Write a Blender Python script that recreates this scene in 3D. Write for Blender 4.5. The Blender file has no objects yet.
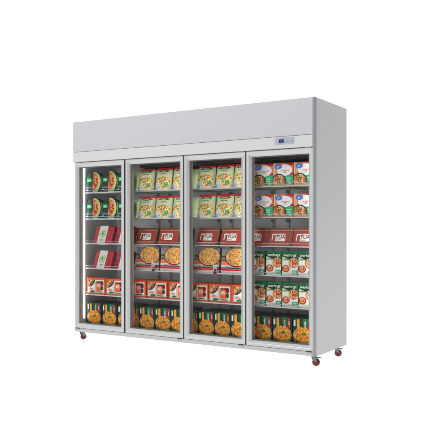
import bpy, bmesh, math, random
from mathutils import Matrix, Vector
random.seed(7)
R = math.radians
SC = bpy.context.scene
COL = SC.collection

# ---------------------------------------------------------------- camera
cam = bpy.data.cameras.new('camera'); camo = bpy.data.objects.new('camera', cam); COL.objects.link(camo)
camo.location = (4.57184, -4.85564, 1.0553)
camo.rotation_euler = (R(90), 0, R(31.8976))
cam.sensor_width = 36; cam.sensor_fit = 'HORIZONTAL'
cam.lens = 36 * 699.42 / 430
cam.shift_y = (227.483 - 215) / 430
cam.clip_end = 1000
SC.camera = camo

# ---------------------------------------------------------------- world: white studio, dimmer behind the camera
w = bpy.data.worlds.new('World'); SC.world = w; w.use_nodes = True
nt = w.node_tree; nt.nodes.clear()
tc = nt.nodes.new('ShaderNodeTexCoord')
dot = nt.nodes.new('ShaderNodeVectorMath'); dot.operation = 'DOT_PRODUCT'
dot.inputs[1].default_value = Vector((-0.80, 0.60, 0.0)).normalized()
ramp = nt.nodes.new('ShaderNodeValToRGB')
ramp.color_ramp.elements[0].position = 0.38; ramp.color_ramp.elements[0].color = (0.20, 0.205, 0.21, 1)
ramp.color_ramp.elements[1].position = 0.72; ramp.color_ramp.elements[1].color = (1.0, 1.0, 1.0, 1)
mr = nt.nodes.new('ShaderNodeMapRange'); mr.inputs[1].default_value = -1; mr.inputs[2].default_value = 1
bg = nt.nodes.new('ShaderNodeBackground'); bg.inputs[1].default_value = 1.12
wo = nt.nodes.new('ShaderNodeOutputWorld')
nt.links.new(tc.outputs['Generated'], dot.inputs[0]); nt.links.new(dot.outputs['Value'], mr.inputs[0])
sx_ = nt.nodes.new('ShaderNodeSeparateXYZ'); lt = nt.nodes.new('ShaderNodeMath'); lt.operation = 'LESS_THAN'; lt.inputs[1].default_value = 0.0
wm = nt.nodes.new('ShaderNodeMix'); wm.data_type = 'RGBA'; wm.inputs[7].default_value = (1, 1, 1, 1)  # lower half all white, added to light the floor from beneath
nt.links.new(tc.outputs['Generated'], sx_.inputs[0]); nt.links.new(sx_.outputs[2], lt.inputs[0]); nt.links.new(lt.outputs[0], wm.inputs[0])
nt.links.new(mr.outputs[0], ramp.inputs[0]); nt.links.new(ramp.outputs[0], wm.inputs[6]); nt.links.new(wm.outputs[2], bg.inputs[0]); nt.links.new(bg.outputs[0], wo.inputs[0])

def area(name, loc, target, sx, sy, power, color=(1, 1, 1)):
    l = bpy.data.lights.new(name, 'AREA'); l.shape = 'RECTANGLE'; l.size = sx; l.size_y = sy; l.energy = power; l.color = color
    o = bpy.data.objects.new(name, l); COL.objects.link(o); o.location = loc
    o.rotation_euler = (Vector(target) - Vector(loc)).to_track_quat('-Z', 'Y').to_euler()
    return o
area('front_fill', (-0.6, -5.6, 5.2), (1.2, 0, 1.0), 3.6, 2.0, 210, (1, .99, .97))  # added lamp out of view, brightens the front faces

SC.view_settings.view_transform = 'Standard'; SC.view_settings.look = 'None'
SC.view_settings.exposure = 0; SC.view_settings.gamma = 1
SC.cycles.max_bounces = 10; SC.cycles.transparent_max_bounces = 16

# ---------------------------------------------------------------- materials
MATS = {}
def mat(name, col, rough=.5, metal=0., emit=0., spec=.5, brushed=False, paper=0.):
    m = bpy.data.materials.new(name); m.use_nodes = True
    nt = m.node_tree; b = nt.nodes['Principled BSDF']
    b.inputs['Base Color'].default_value = (*col, 1); b.inputs['Roughness'].default_value = rough
    b.inputs['Metallic'].default_value = metal; b.inputs['Specular IOR Level'].default_value = spec
    if emit:
        b.inputs['Emission Color'].default_value = (1, .99, .97, 1); b.inputs['Emission Strength'].default_value = emit
    t = nt.nodes.new('ShaderNodeTexCoord'); mp = nt.nodes.new('ShaderNodeMapping')
    n = nt.nodes.new('ShaderNodeTexNoise'); n.inputs['Scale'].default_value = 1; n.inputs['Detail'].default_value = 3
    nt.links.new(t.outputs['Object'], mp.inputs[0]); nt.links.new(mp.outputs[0], n.inputs['Vector'])
    mp.inputs['Scale'].default_value = (3, 3, 400) if brushed else (60, 60, 60)
    r = nt.nodes.new('ShaderNodeMapRange')
    r.inputs[3].default_value = rough * .8; r.inputs[4].default_value = min(1, rough * 1.2)
    nt.links.new(n.outputs[0], r.inputs[0]); nt.links.new(r.outputs[0], b.inputs['Roughness'])
    if not emit:
        bu = nt.nodes.new('ShaderNodeBump'); bu.inputs['Strength'].default_value = .04 if brushed else .05
        bu.inputs['Distance'].default_value = .0006
        nt.links.new(n.outputs[0], bu.inputs['Height']); nt.links.new(bu.outputs[0], b.inputs['Normal'])
    MATS[name] = m; return m

mat('header_grey', (.53, .54, .56), .55, .0, brushed=True)
mat('band_grey', (.61, .62, .62), .5, .0)
mat('frame_silver', (.63, .635, .63), .34, .5, brushed=True)
mat('side_steel', (.56, .565, .565), .36, .6, brushed=True)
mat('trim_grey', (.40, .415, .42), .4, .3)
mat('base_grey', (.56, .57, .575), .4, .2)
mat('liner_grey', (.66, .67, .68), .4, .2)
mat('shelf_wire', (.52, .53, .525), .35, .4)
mat('seal_dark', (.13, .13, .135), .6)
mat('gasket', (.20, .165, .155), .6)
mat('black_plastic', (.015, .015, .017), .35)
mat('unlit_dark', (.022, .018, .017), .7)  # shade of the unlit interior top, put into the colour
mat('caster_steel', (.22, .22, .22), .35, .8)
mat('caster_rubber', (.05, .045, .045), .5)
mat('caster_red', (.23, .006, .010), .45)
mat('panel_blue', (.40, .43, .50), .35)
mat('screen', (.012, .015, .045), .12)
mat('lcd', (.06, .12, .35), .3)
mat('led_tube', (.9, .9, .9), .4, emit=12)

def flat(name, col, rough=.42): mat(name, tuple(c ** 1.12 for c in col), rough, spec=.22)
flat('p_white', (.78, .78, .74)); flat('p_cream', (.66, .64, .42)); flat('p_navy', (.012, .025, .06))
flat('p_dkgreen', (.007, .055, .030)); flat('p_green', (.015, .18, .06)); flat('p_mid', (.05, .40, .16))
flat('p_badge', (.06, .50, .22)); flat('p_lime', (.48, .60, .26)); flat('p_palegreen', (.50, .60, .34))
flat('p_mint', (.05, .42, .27)); flat('p_red', (.52, .03, .025)); flat('p_crimson', (.36, .012, .03))
flat('p_dkred', (.20, .012, .010)); flat('p_brick', (.36, .034, .018)); flat('p_brown', (.20, .07, .03)); flat('p_orange', (.68, .13, .04))
flat('p_deeporange', (.62, .10, .02)); flat('p_salmon', (.75, .22, .12)); flat('p_amber', (.75, .33, .03)); flat('p_grey', (.24, .25, .27))
flat('p_dkgrey', (.07, .07, .08)); flat('p_blue', (.10, .22, .62)); flat('p_ltblue', (.30, .42, .75)); flat('p_black', (.01, .01, .01))
flat('p_pink', (.70, .10, .14)); flat('p_tan', (.50, .36, .18)); flat('p_greentop', (.02, .055, .035)); flat('p_crust', (.62, .50, .20))
flat('p_paper', (.62, .61, .57)); flat('p_bowl', (.035, .03, .03)); flat('p_yellow', (.75, .58, .10))

def food(name, cols, scale=90, rough=.4):
    m = bpy.data.materials.new(name); m.use_nodes = True; nt = m.node_tree; b = nt.nodes['Principled BSDF']
    t = nt.nodes.new('ShaderNodeTexCoord'); n = nt.nodes.new('ShaderNodeTexNoise'); n.inputs['Scale'].default_value = scale * .6
    mx = nt.nodes.new('ShaderNodeMix'); mx.data_type = 'VECTOR'; mx.inputs[0].default_value = .012
    v = nt.nodes.new('ShaderNodeTexVoronoi'); v.inputs['Scale'].default_value = scale
    s = nt.nodes.new('ShaderNodeSeparateColor'); r = nt.nodes.new('ShaderNodeValToRGB'); cr = r.color_ramp; cr.interpolation = 'CONSTANT'
    nt.links.new(t.outputs['Object'], n.inputs['Vector']); nt.links.new(t.outputs['Object'], mx.inputs[4]); nt.links.new(n.outputs['Color'], mx.inputs[5])
    nt.links.new(mx.outputs[1], v.inputs['Vector']); nt.links.new(v.outputs['Color'], s.inputs[0]); nt.links.new(s.outputs[0], r.inputs[0])
    k = len(cols)
    while len(cr.elements) < k: cr.elements.new(.5)
    for i, c in enumerate(cols):
        cr.elements[i].position = i / k; cr.elements[i].color = (*c, 1)
    n2 = nt.nodes.new('ShaderNodeTexNoise'); n2.inputs['Scale'].default_value = scale * 2.2
    m2 = nt.nodes.new('ShaderNodeMix'); m2.data_type = 'RGBA'; m2.blend_type = 'OVERLAY'; m2.inputs[0].default_value = .55
    nt.links.new(t.outputs['Object'], n2.inputs['Vector']); nt.links.new(r.outputs[0], m2.inputs[6]); nt.links.new(n2.outputs[0], m2.inputs[7])
    nt.links.new(m2.outputs[2], b.inputs['Base Color']); b.inputs['Roughness'].default_value = rough; b.inputs['Specular IOR Level'].default_value = .22
    MATS[name] = m
food('f_pizza', [(.60, .13, .05), (.75, .30, .10), (.45, .05, .03), (.78, .46, .18), (.62, .2, .08), (.16, .16, .04), (.30, .03, .02)], 100)
food('f_cheese', [(.70, .33, .07), (.76, .47, .15), (.66, .30, .07), (.44, .10, .03), (.78, .50, .16), (.30, .18, .05), (.58, .20, .05)], 115)
food('f_veg', [(.78, .62, .16), (.66, .12, .06), (.78, .74, .55), (.76, .36, .08), (.66, .62, .2), (.80, .72, .4), (.20, .34, .06), (.50, .06, .03), (.72, .50, .1), (.12, .20, .04), (.62, .22, .05)], 88)
food('f_pasta', [(.74, .26, .02), (.62, .17, .015), (.84, .42, .04), (.72, .30, .03), (.62, .17, .02), (.86, .44, .04), (.42, .10, .015), (.82, .38, .04)], 105)
food('f_mixed', [(.66, .40, .16), (.50, .12, .05), (.22, .20, .06), (.72, .55, .32), (.30, .08, .03), (.68, .30, .10), (.10, .04, .02)], 100)
food('f_stew', [(.60, .12, .03), (.70, .28, .08), (.45, .06, .02), (.72, .42, .2), (.25, .04, .02), (.76, .5, .25)], 110)
food('f_dark', [(.05, .05, .02), (.30, .10, .03), (.03, .10, .03), (.45, .25, .06), (.02, .02, .02)], 80)

def glass_mat():
    m = bpy.data.materials.new('glass'); m.use_nodes = True; nt = m.node_tree; nt.nodes.clear()
    tr = nt.nodes.new('ShaderNodeBsdfTransparent'); tr.inputs[0].default_value = (.985, .99, .988, 1)
    gl = nt.nodes.new('ShaderNodeBsdfGlossy'); gl.inputs['Roughness'].default_value = .03
    fr = nt.nodes.new('ShaderNodeFresnel'); fr.inputs[0].default_value = 1.14
    mx = nt.nodes.new('ShaderNodeMixShader'); o = nt.nodes.new('ShaderNodeOutputMaterial')
    nt.links.new(fr.outputs[0], mx.inputs[0]); nt.links.new(tr.outputs[0], mx.inputs[1]); nt.links.new(gl.outputs[0], mx.inputs[2]); nt.links.new(mx.outputs[0], o.inputs[0])
    MATS['glass'] = m
glass_mat()
def floor_mat():   # made-up translucent floor that stays shadowless: light from below passes through it
    m = bpy.data.materials.new('shadowless_white'); m.use_nodes = True; nt = m.node_tree; nt.nodes.clear()
    t = nt.nodes.new('ShaderNodeBsdfTranslucent'); t.inputs[0].default_value = (.98, .98, .98, 1)
    o = nt.nodes.new('ShaderNodeOutputMaterial'); nt.links.new(t.outputs[0], o.inputs[0]); MATS['shadowless_white'] = m
floor_mat()

# ---------------------------------------------------------------- mesh builder
class MB:
    def __init__(s): s.v = []; s.f = []; s.fm = []; s.m = []; s.smooth = []
    def mi(s, name):
        if name not in s.m: s.m.append(name)
        return s.m.index(name)
    def poly(s, pts, m, smooth=False):
        k = len(s.v); s.v += [tuple(p) for p in pts]; s.f.append(tuple(range(k, k + len(pts)))); s.fm.append(s.mi(m)); s.smooth.append(smooth)
    def grid(s, verts, faces, mats, smooth=False):
        k = len(s.v); s.v += [tuple(p) for p in verts]
        for i, f in enumerate(faces):
            s.f.append(tuple(a + k for a in f)); s.fm.append(s.mi(mats if isinstance(mats, str) else mats[i])); s.smooth.append(smooth)
    def box(s, x0, x1, y0, y1, z0, z1, m, bev=0., seg=1, M=None):
        bm = bmesh.new(); bmesh.ops.create_cube(bm, size=1)
        for v in bm.verts: v.co = Vector(((x0 + x1) / 2 + v.co.x * (x1 - x0), (y0 + y1) / 2 + v.co.y * (y1 - y0), (z0 + z1) / 2 + v.co.z * (z1 - z0)))
        if bev: bmesh.ops.bevel(bm, geom=list(bm.edges), offset=bev, segments=seg, affect='EDGES', profile=.5)
        if M: bm.transform(M)
        s.add(bm, m)
    def add(s, bm, m, smooth=False):
        bm.verts.index_update()
        s.grid([v.co[:] for v in bm.verts], [[v.index for v in f.verts] for f in bm.faces], m, smooth); bm.free()
    def cyl(s, a, b, r, m, n=10, r2=None, cap=True, bev=0):
        a = Vector(a); b = Vector(b); d = b - a; q = d.to_track_quat('Z', 'Y'); r2 = r if r2 is None else r2
        P = []
        for c, rr in ((a, r), (b, r2)):
            for i in range(n):
                t = 2 * math.pi * i / n; P.append(c + q @ Vector((rr * math.cos(t), rr * math.sin(t), 0)))
        F = [(i, (i + 1) % n, n + (i + 1) % n, n + i) for i in range(n)]
        s.grid(P, F, m, True)
        if cap: s.poly(P[:n][::-1], m); s.poly(P[n:], m)
    def lathe(s, c, axis, prof, m, n=24):          # prof: list of (distance along axis, radius)
        q = Vector(axis).to_track_quat('Z', 'Y'); P = []; F = []
        for t, r in prof:
            for i in range(n):
                a = 2 * math.pi * i / n; P.append(Vector(c) + q @ Vector((r * math.cos(a), r * math.sin(a), t)))
        for k in range(len(prof) - 1):
            for i in range(n): F.append((k * n + i, k * n + (i + 1) % n, (k + 1) * n + (i + 1) % n, (k + 1) * n + i))
        s.grid(P, F, m, True)
    def build(s, name, parent=None):
        me = bpy.data.meshes.new(name); me.from_pydata(s.v, [], s.f)
        for n in s.m: me.materials.append(MATS[n])
        for p, i, sm in zip(me.polygons, s.fm, s.smooth): p.material_index = i; p.use_smooth = sm
        me.update()
        o = bpy.data.objects.new(name, me); COL.objects.link(o)
        if parent: o.parent = parent
        return o

def clip(poly, outline):                           # convex clip, outline counter-clockwise
    for i in range(len(outline)):
        a, b = outline[i], outline[(i + 1) % len(outline)]
        out = []
        def side(p): return (b[0] - a[0]) * (p[1] - a[1]) - (b[1] - a[1]) * (p[0] - a[0])
        for j in range(len(poly)):
            p, q = poly[j], poly[(j + 1) % len(poly)]
            sp, sq = side(p), side(q)
            if sp >= 0: out.append(p)
            if (sp > 0 and sq < 0) or (sp < 0 and sq > 0):
                t = sp / (sp - sq); out.append((p[0] + (q[0] - p[0]) * t, p[1] + (q[1] - p[1]) * t))
        poly = out
        if len(poly) < 3: return []
    return poly

GLY = {}
def glyphs(s):
    if s not in GLY:
        c = bpy.data.curves.new('lettering', 'FONT'); c.body = s; c.size = 1; c.align_x = 'CENTER'; c.align_y = 'CENTER'; c.resolution_u = 3; c.offset = .012
        o = bpy.data.objects.new('lettering', c); COL.objects.link(o)
        me = bpy.data.meshes.new_from_object(o)
        GLY[s] = ([v.co[:] for v in me.vertices], [tuple(p.vertices) for p in me.polygons])
        bpy.data.objects.remove(o); bpy.data.curves.remove(c); bpy.data.meshes.remove(me)
    return GLY[s]

class Print:                                       # flat print on a front panel; (u, v) in metres
    def __init__(s, mb, outline, surf=None): s.mb = mb; s.o = outline; s.k = 0; s.surf = surf or (lambda u, v: 0.)
    def P(s, p): return (p[0], s.surf(p[0], p[1]) - .00035 * s.k, p[1])
    def poly(s, pts, m):
        s.k += 1; q = clip(pts, s.o)
        if q: s.mb.poly([s.P(p) for p in q], m)
    def rect(s, a, b, c, d, m): s.poly([(a, b), (c, b), (c, d), (a, d)], m)
    def ell(s, u, v, ru, rv, m, a0=0, a1=360, n=36):
        pts = [(u + ru * math.cos(R(a0 + (a1 - a0) * i / n)), v + rv * math.sin(R(a0 + (a1 - a0) * i / n))) for i in range(n + (a1 - a0 < 360))]
        s.poly(pts, m)
    def text(s, t, u, v, size, m, sx=1., rot=0):
        s.k += 1; V, F = glyphs(t); c, n = math.cos(R(rot)), math.sin(R(rot))
        vs = [(u + (p[0] * sx * c - p[1] * n) * size, v + (p[0] * sx * n + p[1] * c) * size) for p in V]
        s.mb.grid([s.P(p) for p in vs], F, m)

def frect(w, h, e=.0012): return [(e, e), (w - e, e), (w - e, h - e), (e, h - e)]

# ---------------------------------------------------------------- the freezer
W, D, H0, H1 = 2.442, .626, .085, 2.035
fz = bpy.data.objects.new('display_freezer', None); COL.objects.link(fz)
fz['label'] = 'long silver upright display freezer with four glass doors on red casters'; fz['category'] = 'freezer'

m = MB(); m.box(0, .03, .008, D, H0, H1, 'side_steel', .002); m.build('side_panel', fz)
m = MB(); m.box(W - .03, W, .008, D, H0, H1, 'side_steel', .002); m.build('side_panel', fz)
m = MB()                                            # bevelled corner strip on the right front edge
pr = [(W - .020, .008), (W - .020, -.015), (W - .014, -.017), (W - .002, -.004), (W, .006), (W, .008)]
for a, b in zip(pr, pr[1:]): m.poly([(a[0], a[1], H0), (b[0], b[1], H0), (b[0], b[1], H1), (a[0], a[1], H1)], 'trim_grey')
m.poly([(x, y, H0) for x, y in pr][::-1], 'trim_grey'); m.poly([(x, y, H1) for x, y in pr], 'trim_grey')
m.build('corner_strip', fz)
m = MB(); m.box(.03, W - .03, D - .04, D, .119, H1 - .012, 'liner_grey'); m.build('back_wall', fz)
m = MB(); m.box(.03, W - .03, .06, D, H1 - .01, H1, 'side_steel'); m.build('roof_panel', fz)
m = MB(); m.box(.03, W - .03, .092, D - .042, 1.655, 1.675, 'liner_grey'); m.build('ceiling_panel', fz)
m = MB(); m.box(.645, W - .032, .16, .5, 1.592, 1.653, 'unlit_dark', .004); m.build('top_shade_box', fz)  # added dark box, its near-black colour stands in for the unlit interior top
m = MB(); m.box(.032, W - .032, .04, D - .042, .119, .134, 'liner_grey'); m.build('inner_floor', fz)
m = MB(); m.box(.002, W - .020, .004, .6, H0, .1175, 'base_grey', .002); m.build('base_rail', fz)
# header
m = MB(); m.box(-.002, W - .0205, -.015, .055, 1.757, H1, 'header_grey', .0025, 2); m.build('header_panel', fz)
m = MB(); m.box(-.002, W - .0205, -.017, .055, 1.664, 1.7545, 'band_grey', .003, 2); fas = m.build('fascia', fz)
m = MB(); m.box(0, W - .03, .02, .09, 1.64, 1.6625, 'liner_grey'); m.build('top_frame', fz)
# temperature controller
m = MB(); m.box(2.105, 2.268, -.0205, -.0172, 1.694, 1.745, 'panel_blue', .001); cp = m.build('control_panel', fz)
m = MB(); m.box(2.143, 2.184, -.023, -.0206, 1.707, 1.732, 'screen', .0008)
for i in range(3): m.box(2.152 + .009 * i, 2.158 + .009 * i, -.0236, -.0231, 1.714, 1.725, 'lcd')
m.build('screen', cp)
for i in range(4):
    m = MB(); m.cyl((2.200 + .017 * i, -.0206, 1.712), (2.200 + .017 * i, -.0225, 1.712), .0045, 'p_ltblue' if i < 3 else 'p_grey', 12); m.build('button', cp)

DOORS = [(.004, .595), (.611, 1.232), (1.2445, 1.832), (1.842, 2.4195)]
DZ0, DZ1 = .1205, 1.6585
def ring(mb, x0, x1, z0, z1, prof, mt):
    L = [[(x0 + i, y, z0 + i), (x1 - i, y, z0 + i), (x1 - i, y, z1 - i), (x0 + i, y, z1 - i)] for i, y in prof]
    for a, b in zip(L, L[1:] + L[:1]):
        for k in range(4): mb.poly([a[k], a[(k + 1) % 4], b[(k + 1) % 4], b[k]], 'seal_dark' if (k == 1 and a[0][0] == x0 and b[0][0] == x0) else mt)
for i, (a, b) in enumerate(DOORS):
    m = MB(); ring(m, a, b, DZ0, DZ1, [(0, .030), (0, .003), (.0012, .0008), (.003, 0), (.021, 0), (.023, .0008), (.040, .016), (.0425, .014), (.0425, .030)], 'frame_silver')
    d = m.build('glass_door', fz)
    m = MB(); ring(m, a, b, DZ0, DZ1, [(.010, .038), (.010, .0305), (.050, .0305), (.050, .038)], 'gasket'); m.build('gasket', d)
    m = MB(); m.box(a + .043, b - .043, .0165, .0205, DZ0 + .043, DZ1 - .043, 'glass'); m.build('pane', d)
    hx = a + .012 if i == 0 else b - .062
    for zz, s in ((DZ0 - .010, 1), (DZ1 - .001, -1)):
        m = MB(); m.box(hx, hx + .050, -.008, .003, zz, zz + .006, 'trim_grey', .001)
        m.box(hx + .004, hx + .046, -.004, .010, zz + .0065, zz + .0095, 'black_plastic')
        m.build('hinge', d)
# mullions behind the door joints and their lamps
for k, x in enumerate((.603, 1.2385, 1.837)):
    m = MB(); m.box(x - .033, x + .033, .0395, .092, .1345, 1.6395, 'frame_silver', .004, 2); m.box(x - .012, x + .012, .0345, .0394, .1345, 1.6395, 'seal_dark'); mu = m.build('mullion', fz)
    m = MB(); m.box(x - .045, x - .0345, .070, .088, .20, 1.61, 'led_tube', .003, 2); m.build('lamp_strip', mu)
m = MB(); m.box(.031, .039, .0950, .106, .20, 1.635, 'led_tube', .003, 2); m.build('lamp_strip', fz)
m = MB(); m.box(W - .043, W - .0335, .070, .088, .20, 1.61, 'led_tube', .003, 2); m.build('lamp_strip', fz)
m = MB(); m.box(.0305, .034, .040, .088, .1345, 1.6395, 'trim_grey'); m.build('left_jamb', fz).name = 'jamb'
# slotted shelf uprights on the back wall
UPR = (.10, .55, .69, 1.235, 1.365, 1.785, 1.93)
for x in UPR:
    m = MB(); m.box(x - .011, x + .011, D - .052, D - .0405, .14, 1.62, 'shelf_wire', .001)
    for j in range(46): m.box(x - .003, x + .003, D - .0528, D - .0521, .16 + j * .032, .175 + j * .032, 'p_dkgrey')
    u_ = m.build('shelf_upright', fz)
    for z in (1.384, 1.137, .907, .674, .427):
        m = MB(); m.box(x - .0045, x + .0045, .535, D - .0535, z - .034, z - .012, 'trim_grey', .002); m.build('bracket', u_)

# wire shelves, one per bay and level
SZ = [1.384, 1.137, .907, .674, .427]
SY0, SY1 = .108, .56
def shelf_mesh(a, b):
    mb = MB()
    mb.box(a, b, SY0, SY0 + .004, -.008, .003, 'shelf_wire', .001)
    mb.cyl((a, SY0 + .002, .021), (b, SY0 + .002, .021), .0018, 'shelf_wire', 6)
    mb.box(a, b, SY1 - .006, SY1, -.006, .000, 'shelf_wire')
    for x in (a + .003, b - .003): mb.box(x - .003, x + .003, SY0 + .004, SY1 - .006, -.008, .001, 'shelf_wire')
    for yy in (.22, .34, .46): mb.cyl((a + .006, yy, -.005), (b - .006, yy, -.005), .003, 'shelf_wire', 6)
    n = int((b - a) / .017)
    for i in range(1, n):
        x = a + (b - a) * i / n; mb.cyl((x, SY0 + .004, 0), (x, SY1 - .006, 0), .0022, 'shelf_wire', 5, cap=False)
    return mb
BAYS = [(.045, .566), (.64, 1.202), (1.276, 1.80), (1.874, W - .047)]
for a, b in BAYS:
    first = None
    for z in SZ:
        if first is None: o = first = shelf_mesh(a, b).build('shelf', fz)
        else: o = first.copy(); COL.objects.link(o); o.parent = fz
        o.location = (0, 0, z)
# price cards clipped on the pizza shelf
for x in (.842, 1.484):
    m = MB(); m.box(x - .018, x + .018, .102, .1035, .690, .745, 'p_paper', M=None)
    pr_ = Print(m, [(x - .018, .664), (x + .018, .664), (x + .018, .745), (x - .018, .745)], lambda u, v: .1018)
    pr_.rect(x - .006, .692, x + .016, .712, 'p_dkgrey'); pr_.rect(x - .015, .725, x + .012, .729, 'p_grey'); pr_.rect(x - .015, .718, x + .004, .721, 'p_grey')
    m.box(x - .014, x + .014, .1005, .1015, .668, .689, 'p_dkred'); m.build('price_card', fz)

# casters
def caster(x, y, brake, rot):
    # fork and plate are the caster itself, wheel and pedal hang on it
    m = MB(); m.box(-.026, .026, -.026, .026, .080, .0845, 'caster_steel', .001)
    m.cyl((0, 0, .0725), (0, 0, .080), .019, 'caster_steel', 16)
    for s in (-1, 1):
        P = [(s * .0175, -.020, .0725), (s * .0175, .018, .0725), (s * .0175, .026, .030), (s * .0175, .012, .024), (s * .0175, -.012, .052)]
        Q = [(p[0] - s * .002, p[1], p[2]) for p in P]
        m.poly(P, 'caster_steel'); m.poly(Q[::-1], 'caster_steel')
        for k in range(5): m.poly([P[k], P[(k + 1) % 5], Q[(k + 1) % 5], Q[k]], 'caster_steel')
    m.box(-.0175, .0175, -.020, .018, .0700, .0724, 'caster_steel')
    m.cyl((-.022, .014, .029), (.022, .014, .029), .005, 'caster_steel', 10)
    c = m.build('caster', fz); c.location = (x, y, 0); c.rotation_euler = (0, 0, rot)
    m = MB(); m.lathe((-.013, .014, .029), (1, 0, 0), [(0, .004), (.001, .021), (.003, .0245), (.023, .0245), (.025, .021), (.026, .004)], 'caster_red', 28)
    wl = m.build('wheel', c)
    m = MB(); m.lathe((-.010, .014, .029), (1, 0, 0), [(-.0005, .0240), (.000, .0275), (.002, .029), (.008, .029), (.009, .0245)], 'caster_rubber', 28); m.build('tyre', c)
    m = MB(); m.cyl((-.0245, .014, .029), (.0245, .014, .029), .007, 'p_dkgrey', 6); m.build('axle_nut', c)
    if brake:
        m = MB(); m.box(-.016, .014, .020, .050, .062, .067, 'black_plastic', .002, M=Matrix.Translation((0, 0, 0))); m.build('brake_pedal', c)
    return c
caster(.036, .070, False, R(-20)); caster(2.396, .070, True, R(-75)); caster(2.392, D - .10, True, R(-65)); caster(.075, D - .09, False, R(20))

# ---------------------------------------------------------------- packages
def pizza_sleeve():                                 # arched green box with a half pizza
    w_, h, d = .184, .190, .05; mb = MB()
    pts = [(0, 0), (w_, 0), (w_, h * .70)] + [(w_ * (.5 + .5 * math.cos(R(a))), h * (.70 + .30 * math.sin(R(a)))) for a in range(15, 180, 15)] + [(0, h * .70)]
    n = len(pts)
    mb.poly([(x, 0, z) for x, z in pts], 'p_dkgreen'); mb.poly([(x, d, z) for x, z in pts][::-1], 'p_dkgreen')
    for i in range(n):
        a, b = pts[i], pts[(i + 1) % n]; mb.poly([(b[0], 0, b[1]), (a[0], 0, a[1]), (a[0], d, a[1]), (b[0], d, b[1])], 'p_lime' if i in (1, 2) else 'p_dkgreen')
    p = Print(mb, pts)
    p.rect(0, 0, .080, .035, 'p_navy'); p.rect(0, .048, .080, .062, 'p_dkgrey'); p.rect(0, .037, .080, .047, 'p_grey')
    p.ell(.088, .095, .090, .098, 'p_lime', -90, 90); p.rect(.085, 0, .15, .035, 'p_palegreen')
    p.ell(.085, .100, .080, .086, 'p_crust', -90, 90); p.ell(.083, .100, .072, .078, 'f_pizza', -90, 90)
    for q in ((.10, .12), (.125, .10), (.105, .075), (.13, .125), (.12, .06)): p.ell(q[0], q[1], .010, .011, 'p_red')
    p.rect(.015, .096, .070, .130, 'p_badge'); p.text('vita', .042, .113, .024, 'p_white')
    p.rect(.012, .016, .030, .026, 'p_white'); p.rect(.035, .010, .075, .014, 'p_blue'); p.rect(.100, .008, .150, .018, 'p_mid'); p.rect(.088, .022, .120, .028, 'p_red')
    return mb
def pouch():
    w_, h = .180, .202; NU, NV = 60, 72
    def half(u): return w_ * (.5 - .035 * u)
    def thick(s, t):                                # s across 0..1, t up 0..1
        g = min(1, (1 - t) * 2.6) ** .7; e = max(0, 1 - abs(2 * s - 1) ** 3.2)
        return .028 * g * e * (.9 + .1 * math.sin(9 * t + 3 * s)) + .0012 * math.sin(31 * s + 17 * t) * e * g
    def paint(s, t):
        if t > .955: return 'p_red' if (s * 40) % 1 < .8 else 'p_salmon'
        if t > .885 + .02 * math.sin(s * 9): return 'p_red'
        if ((s - .5) / .36) ** 2 + ((t - .845) / .050) ** 2 < 1: return 'p_green'
        if s < .27 - .4 * max(0, t - .04) and t < .15: return 'p_ltblue'
        if ((s - .22) / .20) ** 2 + ((t - .2) / .13) ** 2 < 1: return 'p_paper'
        if ((s - .72) / .12) ** 2 + ((t - .24) / .06) ** 2 < 1: return 'p_mid'
        if ((s - .5) / .47) ** 2 + ((t - .33) / .26) ** 2 < 1 + .12 * math.sin(s * 40): return 'f_veg'
        if s > .86 and t < .62: return 'p_tan' if (s * 31 + t * 13) % 1 < .4 else 'p_cream'
        if .50 < t < .56 and .12 < s < .88 and (s * 23) % 1 < .5: return 'p_yellow'
        if t < .10: return 'p_cream'
        if t < .52: return 'p_tan' if (s * 7 + t * 5) % 1 < .15 else 'p_cream'
        return 'p_palegreen' if s < .12 or s > .9 else 'p_pouch'
    mb = MB(); V = []
    for side in (-1, 1):
        for j in range(NV + 1):
            for i in range(NU + 1):
                s, t = i / NU, j / NV; hw = w_ * (.5 - .03 * t)
                V.append((w_ / 2 + (2 * s - 1) * hw, .03 + side * thick(s, t) - (.0004 if side < 0 else -.0004), h * t))
    F = []; Mt = []
    for side in (0, 1):
        o = side * (NU + 1) * (NV + 1)
        for j in range(NV):
            for i in range(NU):
                a = o + j * (NU + 1) + i; q = (a, a + 1, a + NU + 2, a + NU + 1)
                F.append(q if side == 0 else q[::-1]); Mt.append(paint((i + .5) / NU, (j + .5) / NV) if side == 0 else 'p_palegreen')
    o = (NU + 1) * (NV + 1)
    for j in range(NV):
        for i in (0, NU):
            a = j * (NU + 1) + i; q = (a, a + NU + 1, o + a + NU + 1, o + a); F.append(q if i else q[::-1]); Mt.append('p_palegreen')
    mb.grid(V, F, Mt, True)
    def surf(u, v):
        return .03 - thick(min(1, max(0, u / w_)), min(1, max(0, v / h))) - .0014
    p = Print(mb, frect(w_, h), surf); p.text('findus', w_ / 2, h * .845, .020, 'p_white', 1.1)
    p.text('wok mix', w_ / 2, h * .72, .017, 'p_green', 1.1)
    return mb
flat('p_pouch', (.58, .60, .41), .35)

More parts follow.
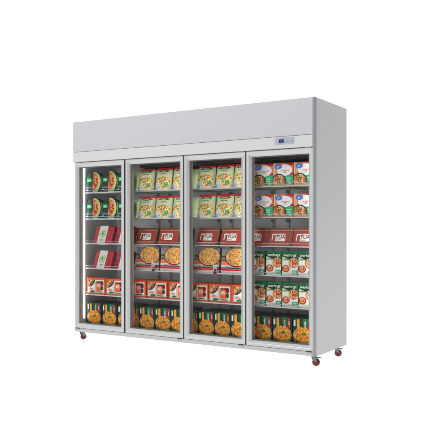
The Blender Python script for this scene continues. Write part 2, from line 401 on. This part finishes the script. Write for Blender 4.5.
def snack_box():                                    # orange and teal box with a white oval
    w_, h, d = .178, .180, .05; mb = MB(); mb.box(0, w_, 0, d, 0, h, 'p_deeporange', .0012)
    p = Print(mb, frect(w_, h)); p.rect(0, 0, w_, h, 'p_salmon'); p.rect(0, .088, .012, h, 'p_cream'); p.rect(.020, .088, .026, h, 'p_cream')
    p.poly([(.100, h), (.178, h), (.178, .085), (.15, .085)], 'p_red')
    p.poly([(.155, .16), (.178, .165), (.178, .10), (.160, .10)], 'p_salmon')
    p.rect(.095, 0, w_, .082, 'p_mint'); p.ell(.135, .050, .028, .022, 'p_badge'); p.text('oven', .135, .056, .020, 'p_white'); p.text('bake', .137, .036, .018, 'p_white'); p.ell(.150, .016, .014, .010, 'p_paper')
    p.ell(.100, .122, .068, .046, 'p_white'); p.text('nuggets', .106, .120, .022, 'p_pink', 1.05); p.text('crunchy', .100, .102, .011, 'p_grey')
    p.ell(.050, .032, .066, .062, 'p_bowl'); p.ell(.050, .030, .060, .056, 'f_mixed')
    p.ell(.046, .150, .031, .020, 'p_blue'); p.text('gv', .046, .151, .022, 'p_white')
    p.rect(0, 0, w_, .010, 'p_tan')
    return mb
def red_pack():                                     # crimson tray with white paper wrap and green ring
    w_, h, d = .215, .172, .045; mb = MB(); mb.box(0, w_, 0, d, 0, h, 'p_crimson', .004, 2)
    p = Print(mb, frect(w_, h, .004)); p.rect(.165, .01, .205, .15, 'p_pink'); p.rect(.168, .014, .202, .146, 'p_crimson')
    mb.box(.046, .142, -.0012, d + .0012, -.001, h + .0012, 'p_paper')
    p = Print(mb, frect(w_, h, 0), lambda u, v: -.0016)
    p.ell(.094, .092, .038, .038, 'p_mid'); p.ell(.094, .092, .034, .034, 'p_paper'); p.ell(.094, .092, .028, .028, 'p_mid'); p.ell(.094, .092, .023, .023, 'p_lime')
    p.ell(.094, .094, .010, .013, 'p_green'); p.rect(.070, .034, .118, .039, 'p_grey'); p.rect(.078, .025, .110, .029, 'p_grey')
    return mb
def red_box():                                      # brick red box with a white block logo
    w_, h, d = .212, .152, .045; mb = MB(); mb.box(0, w_, 0, d, 0, h, 'p_brown', .0015)
    p = Print(mb, frect(w_, h)); p.rect(0, 0, w_, h, 'p_brick'); p.rect(0, .010, w_, .013, 'p_tan'); p.rect(.010, 0, .013, h, 'p_brown'); p.rect(.192, 0, w_, h, 'p_brown')
    p.rect(.030, .045, .038, .100, 'p_white'); p.rect(.030, .090, .075, .100, 'p_white'); p.rect(.080, .082, .145, .102, 'p_paper')
    p.rect(.062, .038, .150, .084, 'p_white'); p.rect(0, .124, w_, h, 'p_brown'); p.rect(0, .126, w_, .130, 'p_tan'); p.rect(.02, .138, .19, .146, 'p_dkred'); p.text('FUA', .108, .073, .042, 'p_dkred', 1.0); p.rect(.066, .046, .11, .052, 'p_tan')
    return mb
def tray_pizza():                                   # grey box with round pizza and red bands
    w_, h, d = .262, .205, .05; mb = MB(); mb.box(0, w_, 0, d, 0, h, 'p_dkgrey', .0015)
    p = Print(mb, frect(w_, h)); p.rect(0, .07, w_, h, 'p_grey'); p.rect(0, .068, w_, .100, 'p_salmon'); p.rect(.0, .100, .05, .108, 'p_dkgrey')
    p.rect(.0, .130, .052, .142, 'p_dkgrey'); p.rect(0, .155, .045, .162, 'p_tan')
    p.rect(0, .046, w_, .068, 'p_paper'); p.text('PIZZA MARGHERITA', .120, .051, .015, 'p_dkgrey', 1.15); p.rect(0, .016, w_, .038, 'p_pink'); p.rect(0, .022, w_, .030, 'p_red'); p.rect(0, 0, w_, .016, 'p_paper')
    p.ell(.148, .132, .112, .080, 'p_dkred'); p.ell(.150, .134, .104, .073, 'p_crust'); p.ell(.150, .134, .098, .068, 'f_cheese')
    p.rect(.252, 0, w_, h, 'p_black')
    return mb
def green_box():                                    # green and white carton with stew
    w_, h, d = .137, .192, .06; mb = MB(); mb.box(0, w_, 0, d, 0, h, 'p_green', .0012)
    p = Print(mb, frect(w_, h)); p.rect(0, 0, w_, h, 'p_green'); p.rect(0, 0, w_, .118, 'p_white'); p.poly([(0, .118), (.07, .118), (.02, .146), (0, .148)], 'p_paper')
    p.rect(0, .118, .035, .135, 'p_lime'); p.ell(.068, .157, .064, .021, 'p_dkgreen'); p.text('werhngs', .068, .161, .034, 'p_white', .98)
    p.rect(.02, .125, .06, .130, 'p_green'); p.ell(.100, .100, .042, .040, 'p_salmon'); p.ell(.100, .100, .037, .036, 'f_stew'); p.ell(.033, .055, .034, .028, 'p_red'); p.ell(.032, .057, .026, .021, 'f_stew')
    p.rect(.088, .012, w_, .042, 'p_mid'); p.text('eco', .112, .031, .022, 'p_white'); p.rect(0, 0, w_, .010, 'p_paper'); p.rect(.05, .016, .08, .022, 'p_lime')
    return mb
def orange_box():                                   # white and orange box with a noodle bowl
    w_, h, d = .226, .152, .07; mb = MB(); mb.box(0, w_, 0, d, 0, h, 'p_deeporange', .0012)
    p = Print(mb, frect(w_, h)); p.rect(0, 0, w_, h, 'p_orange'); p.rect(.014, .014, .212, .136, 'p_white')
    p.ell(.022, .150, .082, .082, 'p_bowl', 270, 360); p.poly([(.014, .150), (.104, .150), (.014, .068)], 'p_bowl'); p.poly([(.016, .136), (.090, .136), (.080, .108), (.060, .088), (.030, .078), (.016, .076)], 'f_mixed')
    p.rect(0, .136, w_, h, 'p_orange'); p.rect(0, 0, .012, h, 'p_orange')
    p.ell(.070, .022, .028, .014, 'p_green'); p.rect(.100, .014, .108, .120, 'p_salmon'); p.text('pho', .055, .052, .034, 'p_pink')
    p.rect(.118, .035, .180, .124, 'p_orange'); p.ell(.150, .080, .026, .022, 'p_salmon'); p.text('60', .148, .085, .040, 'p_white'); p.rect(.122, .108, .176, .120, 'f_dark'); p.ell(.190, .060, .013, .020, 'p_bowl'); p.ell(.190, .105, .016, .022, 'p_dkred'); p.rect(.120, .020, .190, .028, 'p_green')
    return mb
def pasta_box():                                    # dark green box with a bowl of orange pasta
    w_, h, d = .170, .212, .07; mb = MB(); mb.box(0, w_, 0, d, 0, h, 'p_greentop', .0012)
    p = Print(mb, frect(w_, h)); p.rect(0, 0, w_, h, 'p_dkgreen'); p.rect(.085, .115, .125, h, 'p_green'); p.rect(.005, .15, .028, .205, 'p_green')
    p.ell(.085, .074, .084, .076, 'p_bowl'); p.ell(.085, .074, .081, .072, 'f_mixed'); p.ell(.085, .030, .060, .026, 'f_dark'); p.ell(.088, .084, .074, .056, 'f_pasta')
    p.poly([(.034, .080), (.060, .080), (.058, .205), (.036, .205)], 'f_pasta'); p.poly([(.130, .105), (.155, .085), (.150, .120)], 'f_pasta')
    p.ell(.092, .092, .018, .011, 'p_green'); p.ell(.090, .094, .006, .005, 'f_dark')
    p.rect(.010, .150, .024, .195, 'p_white'); p.text('pasta', .105, .165, .026, 'p_white', 1, 90); p.rect(.133, .130, .156, .206, 'p_red'); p.text('new', .1445, .168, .020, 'p_white', 1, 90)
    p.rect(.0, 0, .060, .018, 'f_dark'); p.rect(.11, .010, .165, .026, 'p_mid')
    return mb

SHELF = ['top', 'second', 'third', 'fourth', 'fifth', 'bottom']
DOOR = ['leftmost', 'second', 'third', 'rightmost']
ORD = ['first', 'second', 'third', 'fourth', 'fifth']
KINDS = {
 'pizza_sleeve': (pizza_sleeve, 'box', 'arched dark green pizza box', 'green pizza boxes with arched tops'),
 'frozen_food_pouch': (pouch, 'pouch', 'pale green pouch, red top', 'pale green pouches with red tops'),
 'snack_box': (snack_box, 'box', 'orange teal box, white oval', 'orange and teal snack boxes'),
 'wrapped_pack': (red_pack, 'pack', 'crimson pack in white wrap', 'crimson packs with white wraps'),
 'red_carton': (red_box, 'box', 'brick red box, white logo', 'brick red leaning boxes'),
 'pizza_box': (tray_pizza, 'box', 'grey box, round pizza picture', 'grey pizza boxes with red bands'),
 'green_carton': (green_box, 'box', 'green and white stew carton', 'green and white cartons'),
 'noodle_box': (orange_box, 'box', 'white and orange noodle box', 'white and orange noodle boxes'),
 'pasta_box': (pasta_box, 'box', 'dark green orange pasta box', 'dark green pasta boxes'),
}
PROTO = {}; NAMES = {}
def place(kind, door, shelf, xs, y=.118, tilt=0, row=0, sx=None, back=False):
    z = (SZ[shelf] + .0025) if shelf < 5 else .1345
    fn, cat, desc, grp = KINDS[kind]
    for i, x in enumerate(xs):
        if kind not in PROTO: o = PROTO[kind] = fn().build(kind)
        else: o = PROTO[kind].copy(); COL.objects.link(o)
        t = tilt + (random.uniform(0, .8) if tilt else 0)
        o.location = (x, y + random.uniform(0, .007) + (.0 if tilt else 0), z)
        o.rotation_euler = (R(-t), 0, R(random.uniform(-1.8, 1.8)))
        o.scale = (sx[i] if sx else 1, 1, 1)
        if back:                                   # turned with its plain back to the glass
            o.location.x += .18; o.location.y += .06; o.rotation_euler = (R(t), 0, R(180)); o.scale.z = .88
        rw = ['', ', second row', ', third row'][row]
        o['label'] = '%s, %s from left%s, %s shelf, %s door' % (desc, ORD[i], rw, SHELF[shelf], DOOR[door])
        o['category'] = cat; o['group'] = grp
for s in (0, 1):
    place('pizza_sleeve', 0, s, [.036, .229, .420], tilt=3, sx=[1, 1, .78])
    place('frozen_food_pouch', 1, s, [.652, .840, 1.028], y=.096, tilt=9, sx=[1, 1, .92])
    place('frozen_food_pouch', 2, s, [1.290, 1.469, 1.647], y=.096, tilt=9, sx=[.97, .97, .82])
    place('snack_box', 3, s, [1.840, 2.020, 2.203], tilt=1.5)
for s in (2, 3): place('wrapped_pack', 0, s, [.118, .392], tilt=21, sx=[1, .82])
place('red_carton', 1, 2, [.640, .876, 1.108], tilt=20, sx=[1, 1, .5])
place('red_carton', 2, 2, [1.285, 1.517], tilt=20)
place('red_carton', 3, 2, [1.755, 1.968, 2.184], tilt=20)
place('pizza_box', 1, 3, [.632, .905], tilt=4)
place('pizza_box', 2, 3, [1.262, 1.530], tilt=4)
place('green_carton', 3, 3, [1.806, 1.957, 2.099, 2.240], tilt=2)
place('green_carton', 3, 4, [1.815, 1.957, 2.099, 2.240], tilt=2)
place('noodle_box', 0, 4, [.048, .282]); place('noodle_box', 1, 4, [.522, .757, 1.000], sx=[1, 1, .84]); place('noodle_box', 2, 4, [1.194, 1.412, 1.640], sx=[.95, 1, 1])
place('pasta_box', 0, 5, [.049, .241, .427]); place('pasta_box', 1, 5, [.600, .677, .849, 1.020], sx=[.42, 1, 1, 1]); place('pasta_box', 2, 5, [1.200, 1.312, 1.470, 1.631], sx=[.62, .92, .94, 1]); place('pasta_box', 3, 5, [1.840, 2.015, 2.191])
for r, y in ((1, .20), (2, .285)):
    place('pasta_box', 0, 5, [.049, .241, .427], y, 0, r); place('pasta_box', 1, 5, [.677, .849, 1.020], y, 0, r)
    place('pasta_box', 2, 5, [1.312, 1.484, 1.656], y, 0, r); place('pasta_box', 3, 5, [1.840, 2.015, 2.191], y, 0, r)
place('noodle_box', 0, 4, [.048, .282], .20, 0, 1); place('noodle_box', 1, 4, [.522, .757], .20, 0, 1); place('noodle_box', 2, 4, [1.194, 1.425, 1.655], .20, 0, 1)
for s in (0, 1):
    place('frozen_food_pouch', 1, s, [.475], .20, 6, 1, back=True); place('frozen_food_pouch', 2, s, [1.11], .20, 6, 1, back=True)
place('red_carton', 1, 2, [.520], .21, 20, 1)

# ---------------------------------------------------------------- floor
m = MB(); m.poly([(-60, -60, 0), (60, -60, 0), (60, 60, 0), (-60, 60, 0)], 'shadowless_white'); f = m.build('floor'); f['kind'] = 'structure'
